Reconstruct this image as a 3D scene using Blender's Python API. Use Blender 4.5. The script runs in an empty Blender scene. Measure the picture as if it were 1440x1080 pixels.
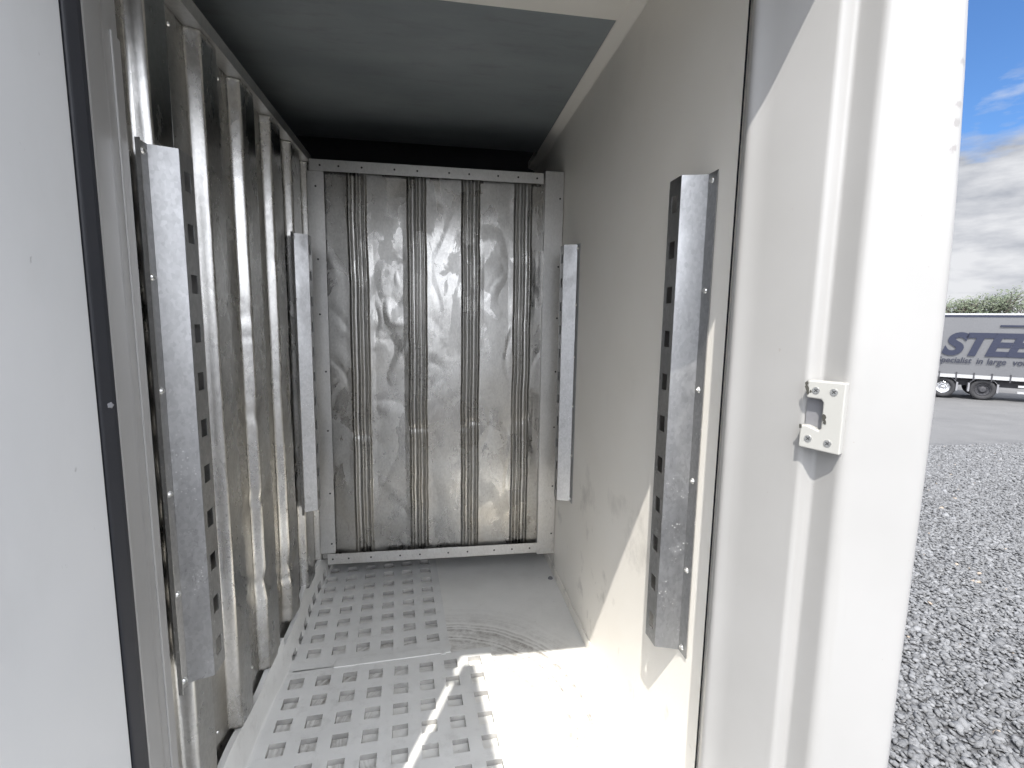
import bpy, math, random
import numpy as np
from mathutils import Vector, Matrix, noise

random.seed(7)
rng = np.random.default_rng(7)
C = bpy.context.scene.collection
scene = bpy.context.scene
R = math.radians
H = 2.75                      # camera height above the gravel; heights in this script are relative to the camera (Z=0) and lifted by H

# ------------------------------------------------------------------ camera
cam_d = bpy.data.cameras.new('camera')
cam = bpy.data.objects.new('camera', cam_d)
C.objects.link(cam)
cam_d.sensor_width = 36.0
cam_d.lens = 36.0 * 683.0 / 1440.0
cam_d.clip_start = 0.02
cam_d.clip_end = 3000
_f = 683.0
_d = np.array([-106.0, -90.0, _f]); _d /= np.linalg.norm(_d)
_l = np.array([4421.0, -20.0, _f]); _l = _l - _d * (_l @ _d); _l /= np.linalg.norm(_l)
_up = np.cross(_l, _d)
if _up[1] > 0:
    _up = -_up
M = np.array([_l, _d, _up])
rot = Matrix(((M[0][0], -M[0][1], -M[0][2]), (M[1][0], -M[1][1], -M[1][2]), (M[2][0], -M[2][1], -M[2][2])))
cam.matrix_world = Matrix.Translation((0, 0, H)) @ rot.to_4x4()
scene.camera = cam

# ------------------------------------------------------------------ light
SUN = Vector((0.205, 0.49, -0.85)).normalized()
sun_d = bpy.data.lights.new('sun', 'SUN')
sun_d.energy = 2.0
sun_d.angle = R(0.5)
sun_d.color = (1.0, 0.955, 0.89)
sun = bpy.data.objects.new('sun', sun_d)
C.objects.link(sun)
sun.rotation_euler = SUN.to_track_quat('-Z', 'Y').to_euler()
sun.location = (-5, -10, 20)

scene.view_settings.view_transform = 'Standard'
scene.view_settings.look = 'None'
scene.view_settings.gamma = 1.0
scene.view_settings.use_curve_mapping = False
scene.view_settings.exposure = 1.85
scene.render.engine = 'CYCLES'
scene.cycles.max_bounces = 10
scene.cycles.diffuse_bounces = 7
scene.cycles.glossy_bounces = 5
scene.cycles.use_denoising = True
scene.cycles.sample_clamp_indirect = 6.0

w = bpy.data.worlds.new('World')
scene.world = w
w.use_nodes = True
wn = w.node_tree.nodes; wl = w.node_tree.links
wn.clear()
w_out = wn.new('ShaderNodeOutputWorld')
w_bg = wn.new('ShaderNodeBackground'); w_bg.inputs['Strength'].default_value = 0.10
sky = wn.new('ShaderNodeTexSky'); sky.sky_type = 'NISHITA'; sky.sun_disc = False
sky.sun_elevation = math.asin(-SUN.z)
sky.sun_rotation = math.atan2(-SUN.x, -SUN.y)
sky.air_density = 1.0; sky.dust_density = 0.6; sky.ozone_density = 2.0
tc = wn.new('ShaderNodeTexCoord')
mp = wn.new('ShaderNodeMapping'); mp.inputs['Scale'].default_value = (2.4, 2.4, 7.5); mp.inputs['Location'].default_value = (0.6, 0.1, 0.35)
n1 = wn.new('ShaderNodeTexNoise'); n1.inputs['Scale'].default_value = 1.25; n1.inputs['Detail'].default_value = 9; n1.inputs['Roughness'].default_value = 0.56
n2 = wn.new('ShaderNodeTexNoise'); n2.inputs['Scale'].default_value = 2.6; n2.inputs['Detail'].default_value = 6; n2.inputs['Roughness'].default_value = 0.55
cover = wn.new('ShaderNodeSeparateXYZ')
ctop = wn.new('ShaderNodeMapRange')            # more cloud low over the horizon
ctop.inputs['From Min'].default_value = 0.205; ctop.inputs['From Max'].default_value = 0.29
ctop.inputs['To Min'].default_value = 0.22; ctop.inputs['To Max'].default_value = -0.05
cadd = wn.new('ShaderNodeMath'); cadd.operation = 'ADD'
cr = wn.new('ShaderNodeValToRGB')
cr.color_ramp.elements[0].position = 0.50; cr.color_ramp.elements[0].color = (0, 0, 0, 1)
cr.color_ramp.elements[1].position = 0.62; cr.color_ramp.elements[1].color = (1, 1, 1, 1)
cc = wn.new('ShaderNodeValToRGB')
cc.color_ramp.elements[0].position = 0.36; cc.color_ramp.elements[0].color = (0.98, 1.06, 1.24, 1)
cc.color_ramp.elements[1].position = 0.62; cc.color_ramp.elements[1].color = (2.3, 2.33, 2.41, 1)
cmix = wn.new('ShaderNodeMix'); cmix.data_type = 'RGBA'
wl.new(tc.outputs['Generated'], mp.inputs['Vector'])
wl.new(mp.outputs['Vector'], n1.inputs['Vector']); wl.new(mp.outputs['Vector'], n2.inputs['Vector'])
wl.new(tc.outputs['Generated'], cover.inputs[0]); wl.new(cover.outputs['Z'], ctop.inputs['Value'])
wl.new(n1.outputs['Fac'], cadd.inputs[0]); wl.new(ctop.outputs['Result'], cadd.inputs[1])
gf = wn.new('ShaderNodeMapRange'); gf.inputs['From Min'].default_value = -0.1; gf.inputs['From Max'].default_value = 0.5
gf.inputs['To Min'].default_value = 0.0; gf.inputs['To Max'].default_value = 0.22
dt = wn.new('ShaderNodeVectorMath'); dt.operation = 'DOT_PRODUCT'; dt.inputs[1].default_value = tuple(-SUN)
wl.new(tc.outputs['Generated'], dt.inputs[0]); wl.new(dt.outputs['Value'], gf.inputs['Value'])
cad2 = wn.new('ShaderNodeMath'); cad2.operation = 'ADD'
wl.new(cadd.outputs[0], cad2.inputs[0]); wl.new(gf.outputs['Result'], cad2.inputs[1])
wl.new(cad2.outputs[0], cr.inputs['Fac']); wl.new(n2.outputs['Fac'], cc.inputs['Fac'])
wl.new(cr.outputs['Color'], cmix.inputs['Factor'])
deep = wn.new('ShaderNodeMix'); deep.data_type = 'RGBA'; deep.blend_type = 'MULTIPLY'; deep.inputs['Factor'].default_value = 1.0
deep.inputs['B'].default_value = (0.27, 0.39, 0.53, 1)
wl.new(sky.outputs['Color'], deep.inputs['A']); wl.new(deep.outputs['Result'], cmix.inputs['A'])
# the side of the sky round the sun is brighter
gl = wn.new('ShaderNodeMapRange'); gl.interpolation_type = 'SMOOTHSTEP'
gl.inputs['From Min'].default_value = -0.15; gl.inputs['From Max'].default_value = 0.85
gl.inputs['To Min'].default_value = 1.0; gl.inputs['To Max'].default_value = 6.6
wl.new(dt.outputs['Value'], gl.inputs['Value'])
bright = wn.new('ShaderNodeVectorMath'); bright.operation = 'SCALE'
wl.new(cc.outputs['Color'], bright.inputs[0]); wl.new(gl.outputs['Result'], bright.inputs['Scale'])
wl.new(bright.outputs['Vector'], cmix.inputs['B'])
wl.new(cmix.outputs['Result'], w_bg.inputs['Color'])
wl.new(w_bg.outputs['Background'], w_out.inputs['Surface'])

# ------------------------------------------------------------------ materials
class NT:
    """small helper round a material's node tree"""
    def __init__(s, name):
        s.m = bpy.data.materials.new(name); s.m.use_nodes = True
        s.n = s.m.node_tree.nodes; s.l = s.m.node_tree.links
        s.b = s.n['Principled BSDF']
        s.g = s.n.new('ShaderNodeNewGeometry')
        s.pos = s.g.outputs['Position']
    def link(s, a, b): s.l.new(a, b)
    def val(s, sock, v):
        if isinstance(v, bpy.types.NodeSocket): s.l.new(v, sock)
        else: sock.default_value = v
    def mapv(s, scale=(1, 1, 1), loc=(0, 0, 0), rotz=(0, 0, 0), src=None):
        k = s.n.new('ShaderNodeMapping'); s.l.new(src or s.pos, k.inputs['Vector'])
        k.inputs['Scale'].default_value = scale; k.inputs['Location'].default_value = loc; k.inputs['Rotation'].default_value = rotz
        return k.outputs['Vector']
    def noise(s, scale, detail=4, rough=0.5, vec=None, dist=0):
        k = s.n.new('ShaderNodeTexNoise'); s.l.new(vec or s.pos, k.inputs['Vector'])
        k.inputs['Scale'].default_value = scale; k.inputs['Detail'].default_value = detail
        k.inputs['Roughness'].default_value = rough; k.inputs['Distortion'].default_value = dist
        return k.outputs['Fac']
    def vor(s, scale, vec=None, feature='F1', out='Distance'):
        k = s.n.new('ShaderNodeTexVoronoi'); s.l.new(vec or s.pos, k.inputs['Vector'])
        k.feature = feature; k.inputs['Scale'].default_value = scale
        return k.outputs[out]
    def ramp(s, fac, stops):
        k = s.n.new('ShaderNodeValToRGB'); s.l.new(fac, k.inputs['Fac'])
        e = k.color_ramp.elements
        while len(e) < len(stops): e.new(0.5)
        for i, (p, c) in enumerate(stops):
            e[i].position = p
            e[i].color = (c, c, c, 1) if not isinstance(c, tuple) else (*c, 1)
        return k.outputs['Color']
    def math(s, op, a, b=0.0, c=None, clamp=False):
        k = s.n.new('ShaderNodeMath'); k.operation = op; k.use_clamp = clamp
        s.val(k.inputs[0], a); s.val(k.inputs[1], b)
        if c is not None: s.val(k.inputs[2], c)
        return k.outputs[0]
    def mix(s, fac, a, b, mode='MIX'):
        k = s.n.new('ShaderNodeMix'); k.data_type = 'RGBA'; k.blend_type = mode
        s.val(k.inputs['Factor'], fac)
        for nm, v in (('A', a), ('B', b)):
            if isinstance(v, tuple): v = (*v, 1) if len(v) == 3 else v
            s.val(k.inputs[nm], v)
        return k.outputs['Result']
    def sep(s, v=None):
        k = s.n.new('ShaderNodeSeparateXYZ'); s.l.new(v or s.pos, k.inputs[0]); return k.outputs
    def dist(s, p):
        k = s.n.new('ShaderNodeVectorMath'); k.operation = 'DISTANCE'; s.l.new(s.pos, k.inputs[0]); k.inputs[1].default_value = p
        return k.outputs['Value']
    def bump(s, height, strength=0.2, distance=0.01):
        k = s.n.new('ShaderNodeBump'); s.l.new(height, k.inputs['Height'])
        k.inputs['Strength'].default_value = strength; k.inputs['Distance'].default_value = distance
        s.l.new(k.outputs['Normal'], s.b.inputs['Normal'])
    def set(s, color=None, rough=None, metal=None, spec=None):
        for nm, v in (('Base Color', color), ('Roughness', rough), ('Metallic', metal), ('Specular IOR Level', spec)):
            if v is None: continue
            if isinstance(v, tuple): v = (*v, 1)
            s.val(s.b.inputs[nm], v)
        return s.m

def plain(name, color, rough=0.5, metal=0.0, bump=0.0, var=0.06):
    t = NT(name)
    n = t.noise(18, 4)
    lo = tuple(c * (1 - var) for c in color); hi = tuple(min(1, c * (1 + var)) for c in color)
    col = t.ramp(n, [(0.3, lo), (0.7, hi)])
    if bump: t.bump(t.noise(260, 3), bump, 0.002)
    return t.set(col, rough, metal)

def galvanised(name, base, r0, r1, spangle=0.10, marks=0.5, stain=0.4, bumpy=0.25, patchy=0.0, mz=0.0):
    t = NT(name)
    sp = t.vor(150, t.mapv((1, 1, 0.6), src=None), 'F1', 'Color')
    spb = t.n.new('ShaderNodeRGBToBW'); t.link(sp, spb.inputs[0])
    spn = t.math('ADD', t.math('MULTIPLY', spb.outputs[0], 0.5), t.math('MULTIPLY', t.noise(42, 4, 0.65), 0.5))
    tone = t.ramp(spn, [(0.25, tuple(c * (1 - spangle) for c in base)), (0.7, tuple(min(1, c * (1 + spangle)) for c in base))])
    # dull oxide blooms and brownish dirt, heavier in the lower half where goods rubbed
    z = t.sep()[2]
    low = t.math('MULTIPLY', t.math('SUBTRACT', H + 0.2, z), 0.55, clamp=True)
    big = t.noise(3.2, 6, 0.6)
    dirt = t.math('MULTIPLY', t.ramp(big, [(0.42, 0.0), (0.72, 1.0)]), low)
    dirt = t.math('MULTIPLY', dirt, stain, clamp=True)
    col = t.mix(dirt, tone, (0.40, 0.34, 0.25))
    # small dark scuffs
    sc = t.noise(46, 6, 0.78, t.mapv((1.0, 1.0, 0.5)), 1.4)
    mk = t.ramp(sc, [(0.58, 0.0), (0.635, 1.0)])
    area = t.ramp(t.noise(2.6, 3, 0.5, t.mapv((1, 1, 1), (3.1, 1.7, 5.0))), [(0.44, 0.0), (0.62, 1.0)])
    area = t.math('MULTIPLY', area, t.math('ADD', t.math('MULTIPLY', t.math('SUBTRACT', H - 0.05, z), 1.2, clamp=True), 0.18), clamp=True)
    mk = t.math('MULTIPLY', t.math('MULTIPLY', mk, area), marks, clamp=True)
    col = t.mix(mk, col, (0.09, 0.08, 0.075))
    rough = t.ramp(t.noise(6.5, 6, 0.62, t.mapv((1, 1, 0.5))), [(0.3, r0), (0.7, r1)])
    patch = t.ramp(t.noise(7.0, 5, 0.62, t.mapv((1.0, 1.0, 0.6), (7.7, 2.1, 3.3)), 0.6), [(0.49, 0.0), (0.53, 1.0)])
    rough = t.math('ADD', rough, t.math('MULTIPLY', patch, patchy), clamp=True)
    rough = t.math('ADD', rough, t.math('MULTIPLY', dirt, 0.25), clamp=True)
    metal = 1.0
    if mz:   # dried water spots
        spot = t.math('MULTIPLY', t.ramp(t.vor(105), [(0.16, 1.0), (0.24, 0.0)]), t.ramp(t.noise(17, 3, 0.6), [(0.50, 0.0), (0.62, 0.7)]))
        spot = t.math('MULTIPLY', spot, t.math('MULTIPLY', t.math('SUBTRACT', H - 0.10, z), 4.0, clamp=True))
        col = t.mix(spot, col, (0.72, 0.72, 0.71))
        metal = t.math('SUBTRACT', 1.0, t.math('MULTIPLY', spot, 0.8))
    t.bump(t.noise(24, 5, 0.6, t.mapv((1.0, 1.0, 0.5))), bumpy, 0.006)
    return t.set(col, rough, metal)

MAT = {}
MAT['galv_wall'] = galvanised('galvanised_corrugated_sheet', (0.50, 0.495, 0.48), 0.19, 0.34, 0.10, 0.8, 0.5, 0.07, 0.06)
MAT['galv_back'] = galvanised('galvanised_back_sheet', (0.40, 0.395, 0.38), 0.18, 0.33, 0.09, 0.75, 0.45, 0.07, 0.14)
MAT['galv_rail'] = galvanised('galvanised_slotted_rail', (0.43, 0.432, 0.435), 0.28, 0.50, 0.10, 0.4, 0.15, 0.06, 0.05, 1.0)
MAT['galv_trim'] = galvanised('galvanised_trim', (0.60, 0.595, 0.58), 0.36, 0.5, 0.06, 0.3, 0.3, 0.06)
MAT['screw'] = plain('zinc_screw', (0.62, 0.62, 0.60), 0.3, 1.0)
MAT['dark_screw'] = plain('dark_rivet_hole', (0.05, 0.05, 0.05), 0.6, 0.3)
MAT['rubber'] = plain('black_rubber', (0.012, 0.013, 0.017), 0.55, 0.0, 0.1)
MAT['dark'] = plain('black_body_lining', (0.045, 0.045, 0.05), 0.8)

def painted_wall():
    t = NT('cream_white_wall')
    base = t.ramp(t.noise(2.2, 4, 0.5), [(0.3, (0.86, 0.825, 0.755)), (0.7, (0.90, 0.87, 0.81))])
    sm = t.ramp(t.noise(5.0, 7, 0.66, t.mapv((1, 1.0, 0.8), (0.4, 0.2, 0.6))), [(0.57, 0.0), (0.73, 1.0)])
    low = t.math('MULTIPLY', t.math('SUBTRACT', H - 0.35, t.sep()[2]), 1.2, clamp=True)
    sm = t.math('MULTIPLY', sm, t.math('ADD', t.math('MULTIPLY', low, 0.55), 0.06), clamp=True)
    col = t.mix(sm, base, (0.30, 0.28, 0.25))
    scr = t.ramp(t.noise(60, 4, 0.75, t.mapv((1, 0.5, 1)), 1.5), [(0.72, 0.0), (0.76, 1.0)])
    col = t.mix(t.math('MULTIPLY', scr, 0.4), col, (0.2, 0.19, 0.18))
    t.bump(t.noise(130, 4, 0.6), 0.18, 0.003)
    return t.set(col, 0.48, 0.0)
MAT['wall'] = painted_wall()

def floor_mat():
    t = NT('scuffed_white_floor')
    base = t.ramp(t.noise(3.0, 5, 0.6), [(0.3, (0.74, 0.735, 0.705)), (0.7, (0.81, 0.805, 0.78))])
    wob = t.noise(4.0, 3)
    d = t.math('ADD', t.dist((0.02, 1.66, H - 1.5)), t.math('MULTIPLY', t.math('SUBTRACT', wob, 0.5), 0.06))
    k = t.n.new('ShaderNodeCombineXYZ'); t.link(d, k.inputs[0])
    rings = t.noise(48, 5, 0.7, k.outputs[0])
    band = t.ramp(t.math('ABSOLUTE', t.math('SUBTRACT', d, 0.52)), [(0.03, 1.0), (0.13, 0.0)])
    wide = t.ramp(t.math('ABSOLUTE', t.math('SUBTRACT', d, 0.46)), [(0.05, 0.75), (0.30, 0.0)])
    grain = t.ramp(t.noise(26, 6, 0.7), [(0.35, 0.1), (0.6, 1.0)])
    arc = t.math('MULTIPLY', t.ramp(rings, [(0.41, 0.0), (0.56, 1.0)]), t.math('MAXIMUM', band, wide))
    arc = t.math('MULTIPLY', t.math('MULTIPLY', arc, grain), 0.8, clamp=True)
    col = t.mix(arc, base, (0.14, 0.115, 0.09))
    film = t.ramp(t.noise(4.5, 7, 0.7, t.mapv((1, 1, 1), (2, 5, 1))), [(0.46, 0.0), (0.75, 1.0)])
    col = t.mix(t.math('MULTIPLY', film, 0.16), col, (0.34, 0.32, 0.29))
    speck = t.ramp(t.noise(85, 3, 0.7), [(0.70, 0.0), (0.74, 1.0)])
    col = t.mix(t.math('MULTIPLY', speck, 0.6), col, (0.16, 0.14, 0.12))
    t.bump(t.noise(150, 4), 0.12, 0.002)
    return t.set(col, 0.42, 0.0)
MAT['floor'] = floor_mat()

def gelcoat():
    t = NT('white_gelcoat')
    base = t.ramp(t.noise(3, 4), [(0.3, (0.315, 0.311, 0.303)), (0.7, (0.345, 0.341, 0.335))])
    st = t.ramp(t.noise(22, 6, 0.65, t.mapv((1, 1, 0.04))), [(0.58, 0.0), (0.8, 1.0)])
    col = t.mix(t.math('MULTIPLY', st, 0.30), base, (0.26, 0.25, 0.23))
    sp = t.ramp(t.noise(95, 2, 0.6), [(0.76, 0.0), (0.79, 1.0)])
    col = t.mix(t.math('MULTIPLY', sp, 0.5), col, (0.25, 0.23, 0.2))
    # four knocks in the outer face of the jamb
    knock = None
    n = t.math('MULTIPLY', t.math('SUBTRACT', t.noise(70, 4, 0.7), 0.5), 0.022)
    for (x, y, z, r) in KNOCKS:
        e = t.ramp(t.math('ADD', t.dist((x, y, z)), n), [(r * 0.7, 1.0), (r, 0.0)])
        knock = e if knock is None else t.math('MAXIMUM', knock, e)
    col = t.mix(t.math('MULTIPLY', knock, 0.55), col, (0.17, 0.16, 0.15))
    t.bump(t.noise(9, 3), 0.04, 0.01)
    return t.set(col, 0.28, 0.0)
KNOCKS = [(0.812, 0.697, H + z, r) for z, r in ((0.412, 0.007), (0.347, 0.006), (0.32, 0.006), (0.283, 0.006))]
MAT['gel'] = gelcoat()

def door_skin():
    t = NT('white_door_skin')
    base = t.ramp(t.noise(2, 3), [(0.3, (0.56, 0.57, 0.575)), (0.7, (0.62, 0.625, 0.63))])
    sg = t.ramp(t.noise(3.5, 6, 0.62, t.mapv((1, 1.2, 0.5), (4, 2, 8))), [(0.50, 0.0), (0.75, 1.0)])
    base = t.mix(t.math('MULTIPLY', sg, 0.22), base, (0.42, 0.42, 0.41))
    sp = t.ramp(t.noise(40, 3, 0.6, t.mapv((1, 1, 0.6))), [(0.74, 0.0), (0.79, 1.0)])
    col = t.mix(t.math('MULTIPLY', sp, 0.6), base, (0.25, 0.25, 0.25))
    t.bump(t.noise(60, 3), 0.04, 0.004)
    return t.set(col, 0.35, 0.0)
MAT['door'] = door_skin()

def mat_plastic():
    t = NT('milky_plastic')
    base = t.ramp(t.noise(7, 6, 0.65), [(0.3, (0.62, 0.62, 0.605)), (0.7, (0.70, 0.70, 0.685))])
    d = t.ramp(t.noise(16, 6, 0.7), [(0.55, 0.0), (0.75, 1.0)])
    col = t.mix(t.math('MULTIPLY', d, 0.35), base, (0.33, 0.32, 0.30))
    t.bump(t.noise(45, 4), 0.10, 0.003)
    return t.set(col, 0.40, 0.0)
MAT['mat'] = mat_plastic()

def ceiling_mat():
    t = NT('grey_ceiling_board')
    base = t.ramp(t.noise(2.4, 6, 0.6, t.mapv((0.6, 1.4, 1))), [(0.3, (0.215, 0.24, 0.25)), (0.7, (0.30, 0.328, 0.338))])
    s = t.ramp(t.noise(9, 6, 0.7, t.mapv((0.5, 2.0, 1))), [(0.52, 0.0), (0.75, 1.0)])
    col = t.mix(t.math('MULTIPLY', s, 0.5), base, (0.17, 0.17, 0.175))
    return t.set(col, 0.38, 0.0)
MAT['ceil'] = ceiling_mat()
MAT['hole_shade'] = plain('shaded_hole_plastic', (0.36, 0.352, 0.335), 0.7, 0, 0, 0.25)  # mat hole walls: their shade is put into a darker colour
MAT['keeper'] = plain('ivory_plastic', (0.37, 0.367, 0.345), 0.30, 0.0, 0.0, 0.02)
MAT['grime'] = plain('black_grease', (0.05, 0.048, 0.04), 0.6)

def gravel_mat():
    t = NT('crushed_grey_stone')
    a = t.n.new('ShaderNodeAttribute'); a.attribute_name = 'tone'
    col = t.ramp(a.outputs['Fac'], [(0.0, (0.05, 0.052, 0.056)), (0.5, (0.098, 0.101, 0.107)), (0.93, (0.19, 0.194, 0.202)), (1.0, (0.30, 0.24, 0.18))])
    v = t.noise(60, 4)
    col = t.mix(0.35, col, t.ramp(v, [(0.3, 0.062), (0.7, 0.175)]))
    t.bump(t.noise(120, 4), 0.3, 0.004)
    return t.set(col, 0.8)
MAT['stone'] = gravel_mat()

def ground_mat():
    t = NT('stone_lot')
    y = t.sep()[1]
    v = t.vor(26)
    n = t.noise(55, 5, 0.7)
    grav = t.ramp(t.math('ADD', t.math('MULTIPLY', v, 0.6), t.math('MULTIPLY', n, 0.5)), [(0.25, (0.10, 0.102, 0.107)), (0.55, (0.064, 0.065, 0.068)), (0.7, (0.027, 0.027, 0.029))])
    asp = t.ramp(t.math('ADD', t.math('MULTIPLY', t.noise(70, 4, 0.7), 0.6), t.math('MULTIPLY', t.noise(0.8, 5, 0.6), 0.4)), [(0.35, (0.068, 0.068, 0.07)), (0.65, (0.11, 0.11, 0.11))])
    edge = t.math('ADD', y, t.math('MULTIPLY', t.math('SUBTRACT', t.noise(1.5, 5, 0.7), 0.5), 2.5))
    f = t.ramp(t.math('MULTIPLY', t.math('SUBTRACT', edge, 9.9), 0.8), [(0.0, 0.0), (1.0, 1.0)])
    col = t.mix(f, grav, asp)
    t.bump(t.math('SUBTRACT', 1.0, v), 0.5, 0.02)
    return t.set(col, 0.9)
MAT['ground'] = ground_mat()
MAT['leaf'] = plain('olive_leaf', (0.058, 0.074, 0.04), 0.6, 0, 0, 0.3)
MAT['bark'] = plain('bark', (0.10, 0.085, 0.07), 0.9, 0, 0, 0.3)
MAT['curtain'] = plain('silver_grey_tarpaulin', (0.105, 0.107, 0.114), 0.5, 0, 0, 0.05)
MAT['navy'] = plain('navy_print', (0.016, 0.02, 0.04), 0.85)
MAT['print'] = plain('grey_print', (0.022, 0.025, 0.04), 0.85)
MAT['alu'] = plain('dull_aluminium', (0.5, 0.5, 0.5), 0.4, 0.8)
MAT['tyre'] = plain('tyre_rubber', (0.02, 0.02, 0.022), 0.8)
MAT['chassis'] = plain('dark_chassis', (0.035, 0.035, 0.04), 0.7)
MAT['chrome'] = plain('polished_hub', (0.75, 0.75, 0.76), 0.15, 1.0)
MAT['guard'] = plain('grey_mudguard', (0.18, 0.18, 0.19), 0.6)

# ------------------------------------------------------------------ mesh helpers
class MB:
    def __init__(s): s.v = []; s.f = []
    def add(s, vs, fs):
        o = len(s.v); s.v.extend([tuple(v) for v in vs]); s.f.extend([tuple(i + o for i in f) for f in fs]); return s
    def box(s, x0, x1, y0, y1, z0, z1):
        return s.add([(x0, y0, z0), (x1, y0, z0), (x1, y1, z0), (x0, y1, z0), (x0, y0, z1), (x1, y0, z1), (x1, y1, z1), (x0, y1, z1)],
              [(3, 2, 1, 0), (4, 5, 6, 7), (0, 1, 5, 4), (1, 2, 6, 5), (2, 3, 7, 6), (3, 0, 4, 7)])
    def prism(s, prof, z0, z1):
        """closed plan outline (x,y) extruded upwards"""
        n = len(prof)
        vs = [(x, y, z0) for x, y in prof] + [(x, y, z1) for x, y in prof]
        fs = [(i, (i + 1) % n, n + (i + 1) % n, n + i) for i in range(n)]
        fs += [tuple(range(n - 1, -1, -1)), tuple(range(n, 2 * n))]
        return s.add(vs, fs)
    def cyl(s, p, axis, r0, r1, h, n=12):
        axis = Vector(axis).normalized(); q = axis.to_track_quat('Z', 'Y'); p = Vector(p)
        vs = []
        for k, r in ((0, r0), (h, r1)):
            vs += [p + q @ Vector((r * math.cos(2 * math.pi * i / n), r * math.sin(2 * math.pi * i / n), k)) for i in range(n)]
        fs = [(i, (i + 1) % n, n + (i + 1) % n, n + i) for i in range(n)] + [tuple(range(n - 1, -1, -1)), tuple(range(n, 2 * n))]
        return s.add(vs, fs)
    def build(s, name, mat, parent=None, loc=(0, 0, 0), lift=True, smooth=False, bevel=0.0, solid=0.0, seg=2):
        me = bpy.data.meshes.new(name)
        dz = H if lift else 0.0
        pl = Vector(parent['_o']) if parent is not None and '_o' in parent else Vector((0, 0, 0))
        off = pl + Vector(loc)
        me.from_pydata([(x - off.x, y - off.y, z + dz - off.z) for x, y, z in s.v], [], s.f)
        me.materials.append(mat)
        o = bpy.data.objects.new(name, me); C.objects.link(o)
        if parent is not None: o.parent = parent
        o.location = loc
        fix(me)
        if smooth: me.polygons.foreach_set('use_smooth', [True] * len(me.polygons))
        if solid:
            md = o.modifiers.new('solid', 'SOLIDIFY'); md.thickness = solid; md.offset = 0
        if bevel:
            md = o.modifiers.new('bevel', 'BEVEL'); md.width = bevel; md.segments = seg; md.limit_method = 'ANGLE'; md.angle_limit = R(35)
        o['_o'] = tuple(off)
        return o
import bmesh
def fix(me):
    b = bmesh.new(); b.from_mesh(me); bmesh.ops.recalc_face_normals(b, faces=b.faces); b.to_mesh(me); b.free()

def grid_mesh(name, P, mat, parent=None, smooth=True, solid=0.0):
    """P: (n,m,3) array of points (camera heights)"""
    n, m, _ = P.shape
    off = Vector(parent['_o']) if parent is not None and '_o' in parent else Vector((0, 0, 0))
    me = bpy.data.meshes.new(name)
    Q = P.reshape(-1, 3).copy(); Q[:, 2] += H; Q -= np.array(off)
    idx = np.arange(n * m).reshape(n, m)
    F = np.stack([idx[:-1, :-1], idx[1:, :-1], idx[1:, 1:], idx[:-1, 1:]], -1).reshape(-1, 4)
    me.from_pydata(Q.tolist(), [], F.tolist())
    me.materials.append(mat)
    if smooth: me.polygons.foreach_set('use_smooth', [True] * len(me.polygons))
    o = bpy.data.objects.new(name, me); C.objects.link(o)
    if parent is not None: o.parent = parent
    if solid:
        md = o.modifiers.new('solid', 'SOLIDIFY'); md.thickness = solid; md.offset = 0
    o['_o'] = tuple(off)
    return o

def tag(o, label, cat, group=None):
    o['label'] = label; o['category'] = cat
    if group: o['group'] = group
    return o
def thing(name, label, cat, loc, group=None, lift=True):
    o = bpy.data.objects.new(name, None); C.objects.link(o)
    l = Vector(loc) + (Vector((0, 0, H)) if lift else Vector((0, 0, 0)))
    o.location = l; o['_o'] = tuple(l); o.empty_display_size = 0.1
    return tag(o, label, cat, group)
def copy_part(o, parent, loc):
    c = o.copy(); C.objects.link(c); c.parent = parent; c.location = loc
    return c

def fillet(pts, r, seg=4):
    """round the inner corners of an open polyline"""
    out = [pts[0]]
    for i in range(1, len(pts) - 1):
        a, b, c = (Vector((*p[:2], 0)) for p in (pts[i - 1], pts[i], pts[i + 1]))
        rr = pts[i][2] if len(pts[i]) > 2 else r
        d0 = min(rr, (a - b).length * 0.48); d1 = min(rr, (c - b).length * 0.48)
        p0 = b + (a - b).normalized() * d0; p1 = b + (c - b).normalized() * d1
        for k in range(seg + 1):
            t = k / seg
            q = p0 * (1 - t) ** 2 + b * 2 * t * (1 - t) + p1 * t * t
            out.append((q.x, q.y))
    out.append(pts[-1][:2])
    return out

# ================================================================== ground
def gz(y):
    if y < 2: return 0.0
    if y < 20: return -0.65 * (y - 2) / 18.0
    return -0.65
ys = [-400, -60, -12, -3, 0, 1, 2, 3, 4, 5, 6, 7, 8, 9, 10, 12, 14, 16, 18, 20, 24, 40, 120, 900]
xs = [-500, -60, -10, 0, 2, 5, 10, 20, 40, 120, 900]
g = MB()
g.v = [(x, y, gz(y)) for y in ys for x in xs]
nx = len(xs)
g.f = [(j * nx + i, j * nx + i + 1, (j + 1) * nx + i + 1, (j + 1) * nx + i) for j in range(len(ys) - 1) for i in range(nx - 1)]
go = g.build('ground', MAT['ground'], lift=False); go['kind'] = 'structure'
go['label'] = 'grey gravel lot turning to worn asphalt near the parked trailer'

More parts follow.
